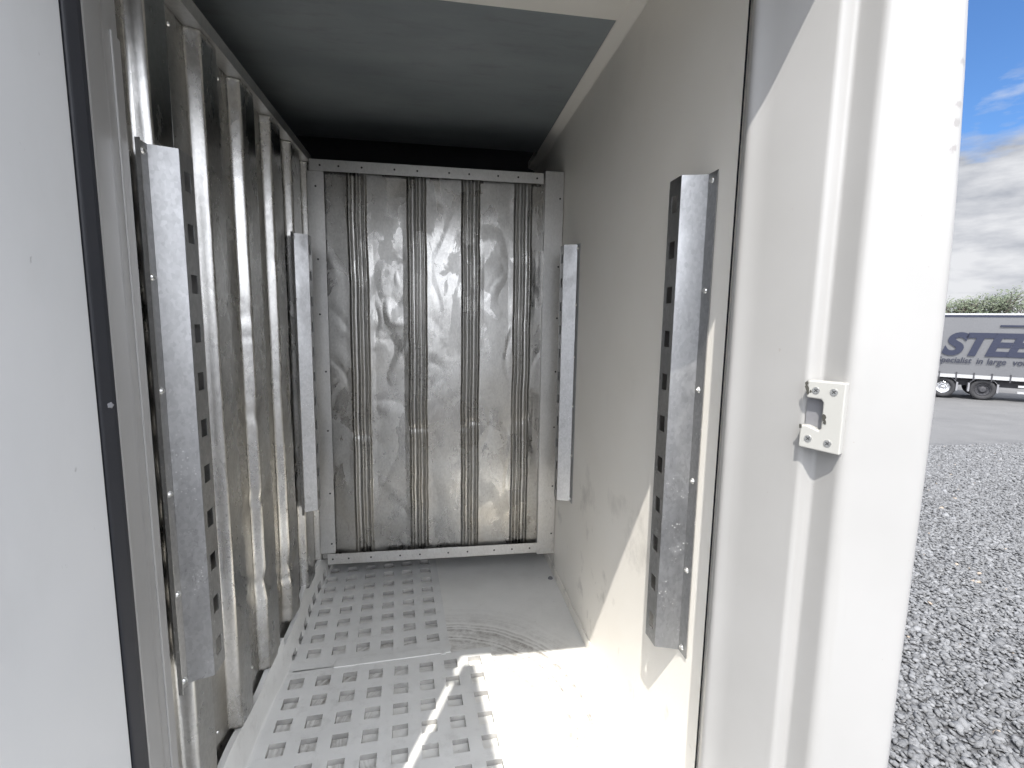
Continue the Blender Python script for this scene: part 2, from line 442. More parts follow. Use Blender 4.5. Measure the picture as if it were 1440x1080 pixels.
# loose crushed stone
def stones(n):
    phi = (1 + 5 ** 0.5) / 2
    V = np.array([(-1, phi, 0), (1, phi, 0), (-1, -phi, 0), (1, -phi, 0), (0, -1, phi), (0, 1, phi), (0, -1, -phi), (0, 1, -phi), (phi, 0, -1), (phi, 0, 1), (-phi, 0, -1), (-phi, 0, 1)]) / 1.9
    Fc = np.array([(0, 11, 5), (0, 5, 1), (0, 1, 7), (0, 7, 10), (0, 10, 11), (1, 5, 9), (5, 11, 4), (11, 10, 2), (10, 7, 6), (7, 1, 8), (3, 9, 4), (3, 4, 2), (3, 2, 6), (3, 6, 8), (3, 8, 9), (4, 9, 5), (2, 4, 11), (6, 2, 10), (8, 6, 7), (9, 8, 1)])
    y = np.sqrt(rng.uniform(1.3 ** 2, 10.5 ** 2, n))
    x = np.maximum(y * rng.uniform(0.62, 2.0, n), 0.88 + rng.uniform(0, 0.6, n))
    size = 0.0175 * np.exp(rng.normal(0, 0.35, n))
    sc = np.stack([size * rng.uniform(0.8, 1.6, n), size * rng.uniform(0.7, 1.1, n), size * rng.uniform(0.28, 0.62, n)], -1)
    P = V[None] * (1 + rng.uniform(-0.28, 0.28, (n, 12, 1))) * sc[:, None]
    a = rng.uniform(0, 6.283, n); t = rng.normal(0, 0.45, n)
    ct, st = np.cos(t)[:, None], np.sin(t)[:, None]
    X, Y, Z = P[..., 0], P[..., 1], P[..., 2]
    X, Z = X * ct - Z * st, X * st + Z * ct
    ca, sa = np.cos(a)[:, None], np.sin(a)[:, None]
    X, Y = X * ca - Y * sa, X * sa + Y * ca
    base = np.where(y < 2, 0, -0.65 * (y - 2) / 18.0) + rng.uniform(0.0, 0.022, n)
    W = np.stack([X + x[:, None], Y + y[:, None], Z + base[:, None]], -1).reshape(-1, 3)
    F = (Fc[None] + 12 * np.arange(n)[:, None, None]).reshape(-1, 3)
    me = bpy.data.meshes.new('gravel')
    me.vertices.add(len(W)); me.vertices.foreach_set('co', W.astype(np.float32).ravel())
    me.loops.add(F.size); me.loops.foreach_set('vertex_index', F.astype(np.int32).ravel())
    me.polygons.add(len(F)); me.polygons.foreach_set('loop_start', np.arange(0, F.size, 3, dtype=np.int32))
    me.update(calc_edges=True)
    at = me.attributes.new('tone', 'FLOAT', 'POINT')
    tone = np.clip(rng.beta(2.2, 2.0, n) * 0.93, 0, 0.93); tone[rng.random(n) < 0.002] = 1.0
    at.data.foreach_set('value', np.repeat(tone, 12).astype(np.float32))
    me.materials.append(MAT['stone'])
    o = bpy.data.objects.new('gravel', me); C.objects.link(o)
    o['kind'] = 'stuff'; tag(o, 'loose crushed grey stone covering the lot beside the van', 'gravel')
stones(140000)

# ================================================================== van body
FZ = -1.5
van = thing('box_van', 'white box van body with its cargo doorway standing open', 'van', (0.03, 2.0, -2.75))
XR, XL = 0.685, -0.632
b = MB().box(-1.45, 0.70, 0.68, 3.56, FZ - 0.08, FZ)
b.build('cargo_floor', MAT['floor'], van)
# right wall (thick side of the box) : interior skin + outer skin
b = MB().box(XR, XR + 0.03, 1.079, 3.50, FZ, 1.16)
b.build('smooth_wall', MAT['wall'], van)
cs = MB()
cv = [(XR - 0.0005, 1.034), (XR - 0.005, 1.039), (0.640, 1.056), (0.634, 1.0595), (0.634, 1.10), (XR - 0.0005, 1.10)]
nv = len(cv)
cs.add([(x, 1.1, z) for x, z in cv] + [(x, 3.49, z) for x, z in cv], [(i, (i + 1) % nv, nv + (i + 1) % nv, nv + i) for i in range(nv)] + [tuple(range(nv - 1, -1, -1)), tuple(range(nv, 2 * nv))])
cs.build('cove_strip', MAT['wall'], van)
sk = MB().box(XR - 0.006, XR - 0.0005, 1.09, 3.49, FZ, FZ + 0.055)
sk.build('skirting_strip', MAT['wall'], van, bevel=0.004)
b = MB().box(-1.42, 0.632, 1.775, 3.17, 1.06, 1.08)
b.build('ceiling_board', MAT['ceil'], van)
b = MB().box(-1.42, 0.634, 0.99, 1.772, 1.046, 1.09)
b.build('header_panel', MAT['wall'], van, bevel=0.004)
b = MB().box(-1.45, 0.76, 0.67, 3.6, 1.24, 1.30)
b.build('roof', MAT['gel'], van)
b = MB().box(-1.45, 0.72, 3.505, 3.55, FZ, 1.235)
b.build('front_lining', MAT['dark'], van)
b = MB().box(-1.50, -1.452, 0.72, 3.6, FZ - 0.1, 1.235)
b.build('far_side_wall', MAT['dark'], van)
b = MB().box(0.745, 0.800, 0.84, 3.6, FZ - 0.25, 1.235)
b.build('outer_side_panel', MAT['gel'], van, bevel=0.02)
b = MB().box(-1.3, 0.6, 0.85, 3.5, FZ - 0.40, FZ - 0.085)
b.build('underframe', MAT['dark'], van)

# door frame: moulded jamb, the same section mirrored on the left
JAMB = [(0.690, 1.076), (0.640, 0.992, 0.01), (0.597, 0.922, 0.012), (0.6155, 0.893, 0.02), (0.657, 0.773, 0.008), (0.682, 0.770, 0.008), (0.688, 0.719, 0.010), (0.703, 0.710, 0.014), (0.842, 0.694, 0.022), (0.865, 0.735, 0.02), (0.865, 0.83)]
jf = fillet(JAMB, 0.008, 6)
closed = jf + [(0.71, 1.076)]
def solid_prism(prof, z0, z1):
    m = MB(); m.prism(prof, z0, z1); return m
def lean(x, z):
    # the body corner tapers in towards the roof
    k = max(0.0, min(1.0, (x - 0.715) / 0.12)); t = max(0.0, z + 0.1)
    return x - k * min(0.055, 0.027 * (t / 0.55) ** 2)
jm = MB(); lv = [FZ - 0.25, -0.8, -0.1] + [-0.1 + 0.1 * k for k in range(1, 14)]
nc = len(closed)
for z in lv: jm.v += [(lean(x, z), y, z) for x, y in closed]
for k in range(len(lv) - 1):
    jm.f += [(k * nc + i, k * nc + (i + 1) % nc, (k + 1) * nc + (i + 1) % nc, (k + 1) * nc + i) for i in range(nc)]
jm.f += [tuple(range(nc - 1, -1, -1)), tuple(range((len(lv) - 1) * nc, len(lv) * nc))]
jm.build('door_jamb', MAT['gel'], van)
LJ = [(-0.70, 1.112), (-0.602, 1.112), (-0.600, 1.108, 0.003), (-0.582, 1.034, 0.004), (-0.571, 1.010, 0.006), (-0.5445, 0.921, 0.008), (-0.5625, 0.893, 0.02)] + [(0.053 - p[0], *p[1:]) for p in JAMB[4:]]
mir = fillet(LJ, 0.008, 6) + [(-0.70, 0.80)]
lj = solid_prism(mir, FZ - 0.25, 1.2).build('door_jamb', MAT['gel'], van)
for o in list(C.objects):
    if o.name.startswith('door_jamb'):
        o.data.polygons.foreach_set('use_smooth', [True] * len(o.data.polygons))
        md = o.modifiers.new('es', 'EDGE_SPLIT'); md.split_angle = R(32)
MB().box(-1.45, -0.786, 0.70, 0.76, FZ - 0.25, 1.235).build('outer_end_panel', MAT['gel'], van)
# header over the doorway
hd = [(0.660, 0.82), (0.70, 0.845), (0.90, 0.90), (0.99, 0.98), (0.99, 1.235), (0.66, 1.235)]
m = MB(); n = len(hd)
m.add([(-0.77, y, z) for y, z in hd] + [(0.76, y, z) for y, z in hd], [(i, (i + 1) % n, n + (i + 1) % n, n + i) for i in range(n)] + [tuple(range(n - 1, -1, -1)), tuple(range(n, 2 * n))])
m.build('door_header', MAT['gel'], van, bevel=0.01)
# sill under the doorway
MB().box(-0.75, 0.80, 0.66, 0.70, FZ - 0.25, FZ - 0.012).build('door_sill', MAT['galv_trim'], van, bevel=0.006)
# dark sealing line between wall board and jamb
MB().box(0.6838, 0.6870, 1.0762, 1.0785, FZ, 1.13).build('joint_seal', MAT['rubber'], van)
# edging profile down the left jamb
MB().prism([(-0.592, 1.066), (-0.586, 1.066), (-0.5955, 1.1085), (-0.602, 1.1085)], FZ, 0.52).build('edging_strip', MAT['gel'], van, bevel=0.003)

# open door leaf on the left, seen edge-on past its black gasket
dA, dB = Vector((-0.548, 0.878)), Vector((-0.516, 0.505))
dd = (dB - dA).normalized(); dn = Vector((-dd.y, dd.x))
if dn.x > 0: dn = -dn
prof = fillet([(dA + dn * 0.05)[:2], tuple(dA), tuple(dB), (dB + dn * 0.05)[:2]], 0.006, 4)
dz0, dz1 = FZ - 0.2, 1.10
door = MB().prism([tuple(p) for p in prof], dz0, dz1).build('door_and_shade_leaf', MAT['door'], van, bevel=0.0)
eA, eB = dA + dd * 0.515, dA + dd * 1.15  # unseen second leaf, added past a gap to throw a shade band and streak
prof = fillet([(eA + dn * 0.05)[:2], tuple(eA), tuple(eB), (eB + dn * 0.05)[:2]], 0.006, 4)
shade_leaf = MB().prism([tuple(p) for p in prof], dz0, 1.25).build('door_and_shade_leaf', MAT['door'], van)
for z in (-1.2, 0.95):  # straps bridging the gap to the added leaf, made up with it
    hb = MB(); p0 = dB + dn * 0.02; p1 = eA + dn * 0.02
    hb.add([(*(p0 + dn * 0.004), z), (*(p1 + dn * 0.004), z), (*(p1 - dn * 0.004), z), (*(p0 - dn * 0.004), z), (*(p0 + dn * 0.004), z + 0.05), (*(p1 + dn * 0.004), z + 0.05), (*(p1 - dn * 0.004), z + 0.05), (*(p0 - dn * 0.004), z + 0.05)],
           [(3, 2, 1, 0), (4, 5, 6, 7), (0, 1, 5, 4), (1, 2, 6, 5), (2, 3, 7, 6), (3, 0, 4, 7)])
    hb.build('shade_leaf_hinge', MAT['galv_trim'], door)
gs = [(-0.5485, 0.8795), (-0.5455, 0.884), (-0.539, 0.899), (-0.537, 0.907), (-0.548, 0.914), (-0.565, 0.905), (-0.566, 0.884)]
MB().prism(gs, dz0, dz1).build('rubber_gasket', MAT['rubber'], door, bevel=0.003)
MB().cyl((-0.5402, 0.8945, -0.150), (0.86, -0.5, 0.1), 0.0055, 0.0035, 0.0012, 5).build('gasket_nick', MAT['guard'], door)

# latch keeper on the right jamb
def latch():
    A = Vector((0.6545, 0.767, 0)); B = Vector((0.6855, 0.716, 0))
    u = (B - A).normalized(); L = (B - A).length; nrm = Vector((u.y, -u.x, 0))
    if nrm.x > 0: nrm = -nrm
    Zt, Zb = -0.0950, -0.2190; Hh = Zt - Zb
    def P(a, v, d=0.0): return tuple(A + u * (a * L) + nrm * d + Vector((0, 0, Zt - v * Hh)))
    out = [(0.02, 0.0), (1.0, 0.0), (1.0, 1.0), (-0.08, 0.975), (-0.08, 0.655), (0.10, 0.648), (0.42, 0.70), (0.47, 0.67), (0.47, 0.30), (0.41, 0.255), (0.02, 0.25)]
    mb = MB(); n = len(out)
    mb.add([P(a, v, 0.010) for a, v in out] + [P(a, v, -0.012) for a, v in out],
           [tuple(range(n)), tuple(range(2 * n - 1, n - 1, -1))] + [(i, (i + 1) % n, n + (i + 1) % n, n + i) for i in range(n)])
    k = mb.build('latch_keeper', MAT['keeper'], van, bevel=0.0035, seg=3)
    back = MB().add([P(-0.02, 0.24, -0.004), P(0.52, 0.24, -0.004), P(0.52, 0.70, -0.004), P(-0.02, 0.70, -0.004), P(-0.02, 0.24, -0.010), P(0.52, 0.24, -0.010), P(0.52, 0.70, -0.010), P(-0.02, 0.70, -0.010)],
                    [(0, 1, 2, 3), (7, 6, 5, 4), (0, 4, 5, 1), (1, 5, 6, 2), (2, 6, 7, 3), (3, 7, 4, 0)])
    back.build('strike_plate', MAT['guard'], k)
    for (a, v) in ((0.26, 0.135), (0.72, 0.135), (0.17, 0.835), (0.68, 0.86)):
        p = Vector(P(a, v, 0.0085))
        s = MB(); s.cyl(p, nrm, 0.0068, 0.0058, 0.0026, 16)
        so = s.build('screw', MAT['screw'], k, smooth=False)
        c = MB(); t1 = (u * 0.7 + Vector((0, 0, 0.7))).normalized(); t2 = nrm.cross(t1)
        for (e, f2) in ((t1, t2), (t2, t1)):
            q = p + nrm * (0.00262 if e is t1 else 0.00272)
            c.add([q + e * 0.0036 + f2 * 0.0008, q - e * 0.0036 + f2 * 0.0008, q - e * 0.0036 - f2 * 0.0008, q + e * 0.0036 - f2 * 0.0008,
                   q + e * 0.0036 + f2 * 0.0008 + nrm * 0.0002, q - e * 0.0036 + f2 * 0.0008 + nrm * 0.0002, q - e * 0.0036 - f2 * 0.0008 + nrm * 0.0002, q + e * 0.0036 - f2 * 0.0008 + nrm * 0.0002],
                  [(0, 1, 2, 3), (7, 6, 5, 4), (0, 4, 5, 1), (1, 5, 6, 2), (2, 6, 7, 3), (3, 7, 4, 0)])
        # the cross recess belongs to the screw's own mesh
        me = so.data
        bm = bmesh.new(); bm.from_mesh(me)
        off = Vector(so['_o'])
        vs = [bm.verts.new(Vector(v) + Vector((0, 0, H)) - off) for v in c.v]
        for f3 in c.f:
            ff = bm.faces.new([vs[i] for i in f3]); ff.material_index = 1
        bm.to_mesh(me); bm.free(); me.materials.append(MAT['dark_screw'])
    # grease worn on the plastic
    for (a, v, r) in ((0.0, 0.05, 0.005), (0.02, 0.11, 0.006), (0.05, 0.18, 0.004), (0.12, 0.16, 0.003), (0.53, 0.50, 0.006), (0.56, 0.57, 0.004), (-0.06, 0.67, 0.004)):
        q = Vector(P(a, v, 0.0100)); e = []
        for i in range(9):
            an = i / 9 * 6.283; rr = r * random.uniform(0.5, 1.1)
            e.append(q + u * math.cos(an) * rr * 0.7 + Vector((0, 0, math.sin(an) * rr * 1.3)))
        mb = MB(); mb.add([p for p in e] + [p + nrm * 0.0006 for p in e], [tuple(range(8, -1, -1)), tuple(range(9, 18))] + [(i, (i + 1) % 9, 9 + (i + 1) % 9, 9 + i) for i in range(9)])
        mb.build('grease_smear', MAT['grime'], k)
latch()

# ================================================================== left partition of corrugated sheet
part = thing('corrugated_partition', 'dented galvanised corrugated side partition left of the perforated mats', 'partition', (-0.66, 1.95, FZ))
RIDGES = [1.326, 1.603, 1.888, 2.183, 2.462, 2.74]
HWID = [0.050, 0.053, 0.062, 0.062, 0.068, 0.06]
def n3(x, y, z, s=1.0): return noise.noise(Vector((x * s, y * s, z * s)))
def dent(y, z, seed):
    """hard-edged knocks in sheet metal"""
    a = n3(y + seed, z * 0.6, seed, 5.0)
    b2 = n3(y, z + seed, 3.3 + seed, 11.0)
    v = abs(a) + 0.45 * abs(b2)
    gate = max(0.0, n3(y * 1.7, z, seed + 20, 2.4) + 0.05)
    return max(0.0, 0.30 - v) * 0.060 * gate + 0.0006 * n3(y, z, seed + 9, 3.0)
ny, nz = 440, 170
Y = np.linspace(1.12, 2.70, ny); Z = np.linspace(FZ + 0.165, 0.776, nz)
P = np.zeros((ny, nz, 3))
for i, y in enumerate(Y):
    for j, z in enumerate(Z):
        wob = 0.0014 * n3(y, z, 1.0, 2.2)
        h = 0.0
        for k, c in enumerate(RIDGES):
            hw = HWID[k] - 0.006 + 0.0016 * n3(c, z, 2.0, 3.0)
            e = abs(y + wob - c)
            if e < hw: h = 1.0
            elif e < hw + 0.020: h = max(h, 1 - (e - hw) / 0.020)
        # softened crest
        hh = h * h * (3 - 2 * h)
        knock = 0.0
        if y > 1.62:
            knock = dent(y, z, 4.0) * (1.0 if h > 0.2 else 0.5) * min(1.0, max(0.15, (0.75 - z)))
        P[i, j] = (-0.672 + 0.036 * hh - knock * 1.3 + 0.0008 * n3(y, z, 6, 14), y, z)
grid_mesh('corrugated_sheet', P, MAT['galv_wall'], part, True, 0.0015)
tr = MB().box(-0.675, -0.625, 1.12, 2.715, 0.7765, 0.7795).box(-0.628, -0.625, 1.12, 2.715, 0.7798, 0.815).box(-0.690, -0.6755, 1.12, 2.715, 0.74, 0.7795)
tro = tr.build('top_rail', MAT['galv_trim'], part)
br = MB().box(-0.682, -0.676, 1.12, 2.70, FZ, FZ + 0.21)
bro = br.build('bottom_angle', MAT['galv_trim'], part)
rv = None
for y in (1.46, 1.745, 2.035, 2.32, 2.60):
    for z, xx in ((0.735, -0.671), (FZ + 0.235, -0.671)):
        if rv is None:
            rv = MB().cyl((xx, y, z), (1, 0, 0.0), 0.006, 0.004, 0.004, 10).build('rivet', MAT['screw'], part, loc=(0, 0, 0)); r0 = Vector((xx, y, z))
        else:
            copy_part(rv, part, Vector((xx, y, z)) - r0)

# ================================================================== end partition (bulkhead)
YB = 2.70
bh = thing('end_partition', 'dented shiny sheet metal partition with four pressed ribs at the far end', 'partition', (0.03, YB, FZ + 0.14))
RIBS = [-0.403, -0.101, 0.183, 0.468]
nxg, nzg = 520, 250
Xg = np.linspace(-0.668, 0.600, nxg); Zg = np.linspace(FZ + 0.16, 0.775, nzg)
P = np.zeros((nxg, nzg, 3))
for i, x in enumerate(Xg):
    for j, z in enumerate(Zg):
        wob = 0.004 * n3(x * 0.2, z, 5.0, 3.0) + 0.002 * n3(x * .3, z, 8.0, 11.0)
        h = 0.0
        for c in RIBS:
            e = abs(x + wob - c)
            if e < 0.052:
                # pressed rib: two shoulders and a round bead in the middle
                h += 0.011 * max(0.0, 1 - abs(e - 0.038) / 0.012) + 0.017 * math.exp(-(e / 0.0095) ** 2) - (0.006 if e < 0.030 else 0.0) * math.cos(min(1.0, e / 0.03) * 1.57)
        flat = 1.0
        for c in RIBS:
            if abs(x - c) < 0.075: flat = min(flat, max(0.12, (abs(x - c) - 0.045) / 0.03))
        a = abs(n3(x, z * 0.62, 2.0, 4.6)); b2 = abs(n3(x, z * 0.7, 7.0, 9.5)); c3 = n3(x, z * 0.75, 11.0, 3.2)
        vd = noise.voronoi(Vector((x * 7.0 + 0.8 * n3(x, z, 4, 6), z * 3.6 + 0.8 * n3(x, z, 9, 6), 1.7)))[0]
        dn_ = min(vd[0], 0.55) * 0.0095 * max(0.0, n3(x, z, 31.0, 2.1) + 0.14) * 2.0 + max(0.0, 0.16 - a) * 0.009 + c3 * 0.003
        amp = 0.55 + 0.45 * math.exp(-((z - 0.25) / 0.55) ** 2)
        if x > -0.45: amp *= 1.0
        bend = 0.004 * math.exp(-((z + 0.60 - 0.05 * math.sin(7 * round(x * 3))) / 0.015) ** 2) if flat < 0.2 else 0
        P[i, j] = (x, YB - h + dn_ * flat * amp + bend, z)
grid_mesh('pressed_sheet', P, MAT['galv_back'], bh, True, 0.0015)
t1 = MB().box(-0.625, 0.572, YB - 0.030, YB - 0.027, 0.733, 0.788).box(-0.625, 0.572, YB - 0.0268, YB + 0.03, 0.785, 0.788)
top = t1.build('top_rail', MAT['galv_trim'], bh)
t2 = MB().box(-0.602, 0.585, YB - 0.034, YB - 0.031, FZ + 0.145, FZ + 0.205).box(-0.602, 0.585, YB - 0.0308, YB + 0.03, FZ + 0.145, FZ + 0.148)
bot = t2.build('bottom_rail', MAT['galv_trim'], bh)
t3 = MB().prism([(0.580, YB - 0.036), (0.682, YB - 0.036), (0.682, YB + 0.03), (0.679, YB + 0.03), (0.679, YB - 0.033), (0.583, YB - 0.033), (0.583, YB + 0.01), (0.580, YB + 0.01)], FZ + 0.135, 0.80)
post = t3.build('corner_post', MAT['galv_trim'], bh, bevel=0.0015)
t4 = MB().prism([(-0.640, YB - 0.024), (-0.560, YB - 0.022), (-0.560, YB - 0.020), (-0.640, YB - 0.021)], FZ + 0.206, 0.732)
fl = t4.build('edge_strip', MAT['galv_trim'], bh)
hl = MB().cyl((0, YB - 0.0305, 0.76 + 0), (0, -1, 0), 0.0052, 0.0052, 0.0012, 10)
h0 = hl.build('rivet_hole', MAT['dark_screw'], top)
base0 = Vector((0, YB - 0.0305, 0.76))
h0.location = Vector((-0.575, 0, 0))
for x in (-0.485, -0.372, -0.21, -0.095, 0.068, 0.172, 0.325, 0.433, 0.535):
    copy_part(h0, top, Vector((x, 0, 0)))
for x in (-0.575, -0.49, -0.37, -0.21, -0.10, 0.06, 0.17, 0.325, 0.43, 0.535):
    copy_part(h0, bot, Vector((x, -0.004, FZ + 0.175 - 0.76)))
for z in (0.66, 0.30, 0.02, -0.28, -0.60, -0.95, -1.24):
    copy_part(h0, fl, Vector((-0.60 + 0.02 * (z < 0), 0.0075, z - 0.76)))
    copy_part(h0, post, Vector((0.663, -0.006, z - 0.76)))

# ================================================================== slotted racking rails
def slotted_face(mb, X, y0, y1, z0, z1, slots, sw, sh):
    """sheet in the plane x = X with square slots cut through"""
    ya, yb = (y0 + y1) / 2 - sw / 2, (y0 + y1) / 2 + sw / 2
    zs = [z0]
    for s in slots: zs += [s - sh / 2, s + sh / 2]
    zs.append(z1)
    V = {}
    vs = []
    def v(y, z):
        k = (round(y, 5), round(z, 5))
        if k not in V: V[k] = len(vs); vs.append((X, y, z))
        return V[k]
    fs = []
    for i in range(len(zs) - 1):
        cols = ((y0, ya), (ya, yb), (yb, y1))
        for q, (a, b2) in enumerate(cols):
            if q == 1 and i % 2 == 1: continue
            fs.append((v(a, zs[i]), v(b2, zs[i]), v(b2, zs[i + 1]), v(a, zs[i + 1])))
    mb.add(vs, fs)

def rail(side, dy, label, screws_z):
    wall = XR - 0.0015 if side > 0 else XL + 0.0325 - 0.0325
    p = 0.065 if side > 0 else 0.057
    root = thing('slotted_rail', label, 'racking rail', (wall, 1.22 + dy, -0.922), 'slotted racking rails on the side walls')
    X = wall - side * p
    z0, z1 = -0.925, 0.375
    slots = sorted([0.310 - 0.1171 * k for k in range(11)])
    y = [1.152 + dy, 1.194 + dy, 1.214 + dy, 1.276 + dy, 1.296 + dy, 1.325 + dy]
    f = MB(); slotted_face(f, X, y[2], y[3], z0, z1, slots, 0.030, 0.044)
    def strip(m, a, b2):
        m.add([(a[0], a[1], z0), (b2[0], b2[1], z0), (b2[0], b2[1], z1), (a[0], a[1], z1)], [(0, 1, 2, 3)])
    m = MB()
    f.build('slotted_face', MAT['galv_rail'], root, solid=0.002)
    strip(m, (wall - side * 0.003, y[1]), (X, y[2])); m.build('return_face', MAT['galv_rail'], root, solid=0.0022)
    m = MB(); strip(m, (X, y[3]), (wall - side * 0.003, y[4])); m.build('return_face', MAT['galv_rail'], root, solid=0.0022)
    m = MB(); strip(m, (wall - side * 0.002, y[0]), (wall - side * 0.002, y[1]))
    if side < 0:   # rolled lip on the outer edge of this flange
        strip(m, (wall + 0.002, y[0]), (wall + 0.012, y[0] - 0.002))
    m.build('flange', MAT['galv_rail'], root, solid=0.0024)
    m = MB(); strip(m, (wall - side * 0.002, y[4]), (wall - side * 0.002, y[5])); m.build('flange', MAT['galv_rail'], root, solid=0.0024)
    s0 = None
    for z in screws_z:
        q = Vector((wall - side * 0.0035, (y[0] + y[1]) / 2 + 0.002, z))
        if s0 is None:
            mb = MB().cyl(q, (-side, 0, 0), 0.0085, 0.0062, 0.0035, 12).cyl(q + Vector((-side * 0.0034, 0, 0)), (-side, 0, 0), 0.0045, 0.0038, 0.004, 6)
            s0 = mb.build('screw', MAT['screw'], root); q0 = q
        else:
            copy_part(s0, root, q - q0)
    return root
sz = (0.355, 0.085, -0.172, -0.42, -0.675, -0.905)
rail(1, 0.0, 'near right slotted metal rail, half in sunlight, on the cream wall', sz)
rail(1, 1.165, 'far right slotted metal rail on the cream wall beside the end partition', sz)
rail(-1, 0.045, 'near left slotted metal rail on the corrugated sheet beside the door jamb', sz)
rail(-1, 1.165, 'far left slotted metal rail on the corrugated sheet by the end partition', sz)

# ================================================================== perforated mats
def mat_grid(name, label, origin, ang, cols, rows, pitch, hole, margin, thick, curl, extra_front=0.0):
    """plate with square through-holes; left edge turns up the partition.  Built flat in (a,b), then bent."""
    a_edges = [-(cols - 0.5) * pitch - 0.0]
    ax = []; ax_kind = []
    # columns run from the right edge (a=0) leftwards
    pos = 0.0; ax.append(0.0)
    for k in range(cols):
        c = -(margin + hole / 2 + k * pitch)
        ax += [c + hole / 2, c - hole / 2]
    left_end = -(origin[0] + 0.775)
    ax.append(left_end)
    by = [0.0]
    for k in range(rows):
        c = margin + extra_front + hole / 2 + k * pitch
        by += [c - hole / 2, c + hole / 2]
    by.append(by[-1] + margin)
    root = None
    def bend(a, b2, h):
        """flat until the partition, then up the wall"""
        lim = curl + 0.006 * math.sin(b2 * 9.0)
        w0 = origin[0] + a * math.cos(ang) - b2 * math.sin(ang)
        w1 = origin[1] + a * math.sin(ang) + b2 * math.cos(ang)
        over = lim - w0
        if over <= 0: return (w0, w1, FZ + 0.002 + h)
        r_ = 0.028
        th = min(over / r_, 1.5)
        x = lim - r_ * math.sin(th); z = r_ * (1 - math.cos(th))
        rest = max(0.0, over - r_ * 1.5) * (1 + 0.10 * math.sin(w1 * 6.1) + 0.07 * math.sin(w1 * 13.3 + 1))
        x -= rest * math.cos(1.5); z += rest * math.sin(1.5)
        wav = 0.0025 * (1 + math.sin(w1 * 7.0)) * min(1, over / 0.1)
        return (x + h * math.sin(th) + wav, w1, FZ + 0.002 + z + h * math.cos(th))
    # refine the edges so bends stay smooth
    def refine(e, step):
        out = [e[0]]; kind = []
        for i in range(len(e) - 1):
            n_ = max(1, int(round(abs(e[i + 1] - e[i]) / step)))
            for q in range(1, n_ + 1):
                out.append(e[i] + (e[i + 1] - e[i]) * q / n_); kind.append(i)
        return out, kind
    A, ak = refine(ax, 0.02); B, bk = refine(by, 0.03)
    mb = MB(); V = {}; holes = set()
    def vid(i, j, top):
        k = (i, j, top)
        if k not in V:
            V[k] = len(mb.v)
            mb.v.append(bend(A[i], B[j], thick if top else 0.0))
        return V[k]
    def solid(i, j):
        if i < 0 or j < 0 or i >= len(ak) or j >= len(bk): return False
        ho = ak[i] % 2 == 1 and bk[j] % 2 == 1
        return not ho
    for i in range(len(ak)):
        for j in range(len(bk)):
            if not solid(i, j): continue
            mb.f.append((vid(i, j, 1), vid(i, j + 1, 1), vid(i + 1, j + 1, 1), vid(i + 1, j, 1)))
            mb.f.append((vid(i, j, 0), vid(i + 1, j, 0), vid(i + 1, j + 1, 0), vid(i, j + 1, 0)))
            for di, dj, e0, e1 in ((-1, 0, (i, j), (i, j + 1)), (1, 0, (i + 1, j), (i + 1, j + 1)), (0, -1, (i, j), (i + 1, j)), (0, 1, (i, j + 1), (i + 1, j + 1))):
                if not solid(i + di, j + dj):
                    if 0 <= i + di < len(ak) and 0 <= j + dj < len(bk): holes.add(len(mb.f))
                    mb.f.append((vid(*e0, 1), vid(*e1, 1), vid(*e1, 0), vid(*e0, 0)))
    o = mb.build(name, MAT['mat'], None)
    o.data.materials.append(MAT['hole_shade'])
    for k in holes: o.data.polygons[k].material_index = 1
    return tag(o, label, 'floor mat', 'perforated plastic floor mats')

mat_grid('perforated_mat', 'nearer perforated milky plastic mat, partly in sunlight', (0.275, 1.265), R(3.2), 8, 7, 0.1045, 0.056, 0.050, 0.020, -0.622, -0.01)
mat_grid('perforated_mat', 'farther perforated milky plastic mat, in shade under the end partition', (0.055, 2.035), R(4.5), 7, 9, 0.1045, 0.056, 0.043, 0.020, -0.625, 0.035)
# joining lip between the two mats
lip = MB()
lp = [(-0.44, 1.985), (0.055, 2.020), (0.060, 2.066), (-0.44, 2.035)]
o = MB().prism(lp, FZ + 0.0225, FZ + 0.027).box(0.012, 0.034, 2.004, 2.030, FZ + 0.0272, FZ + 0.031).build('joining_strip', MAT['mat'], None, bevel=0.004)
tag(o, 'narrow milky plastic strip with a tab lying between the perforated mats', 'strip')
o = MB().cyl((0.655, 2.62, FZ + 0.001), (0, 0, 1), 0.016, 0.010, 0.010, 10).build('floor_bolt', MAT['guard'], van, bevel=0.002)

# ================================================================== parked trailer
T0 = Vector((1.337 * 19, 19.0, gz(19.0)))
trl = bpy.data.objects.new('curtain_trailer', None); C.objects.link(trl)
trl.location = T0; trl.rotation_euler = (0, 0, R(-45)); trl['_o'] = (0, 0, 0)
tag(trl, 'long silver grey curtain-sided trailer with navy lettering parked across the lot', 'trailer')
def tb(mb, name, mat, parent=trl, **k): return mb.build(name, mat, parent, lift=False, **k)
X0, X1 = -4.3, 9.2
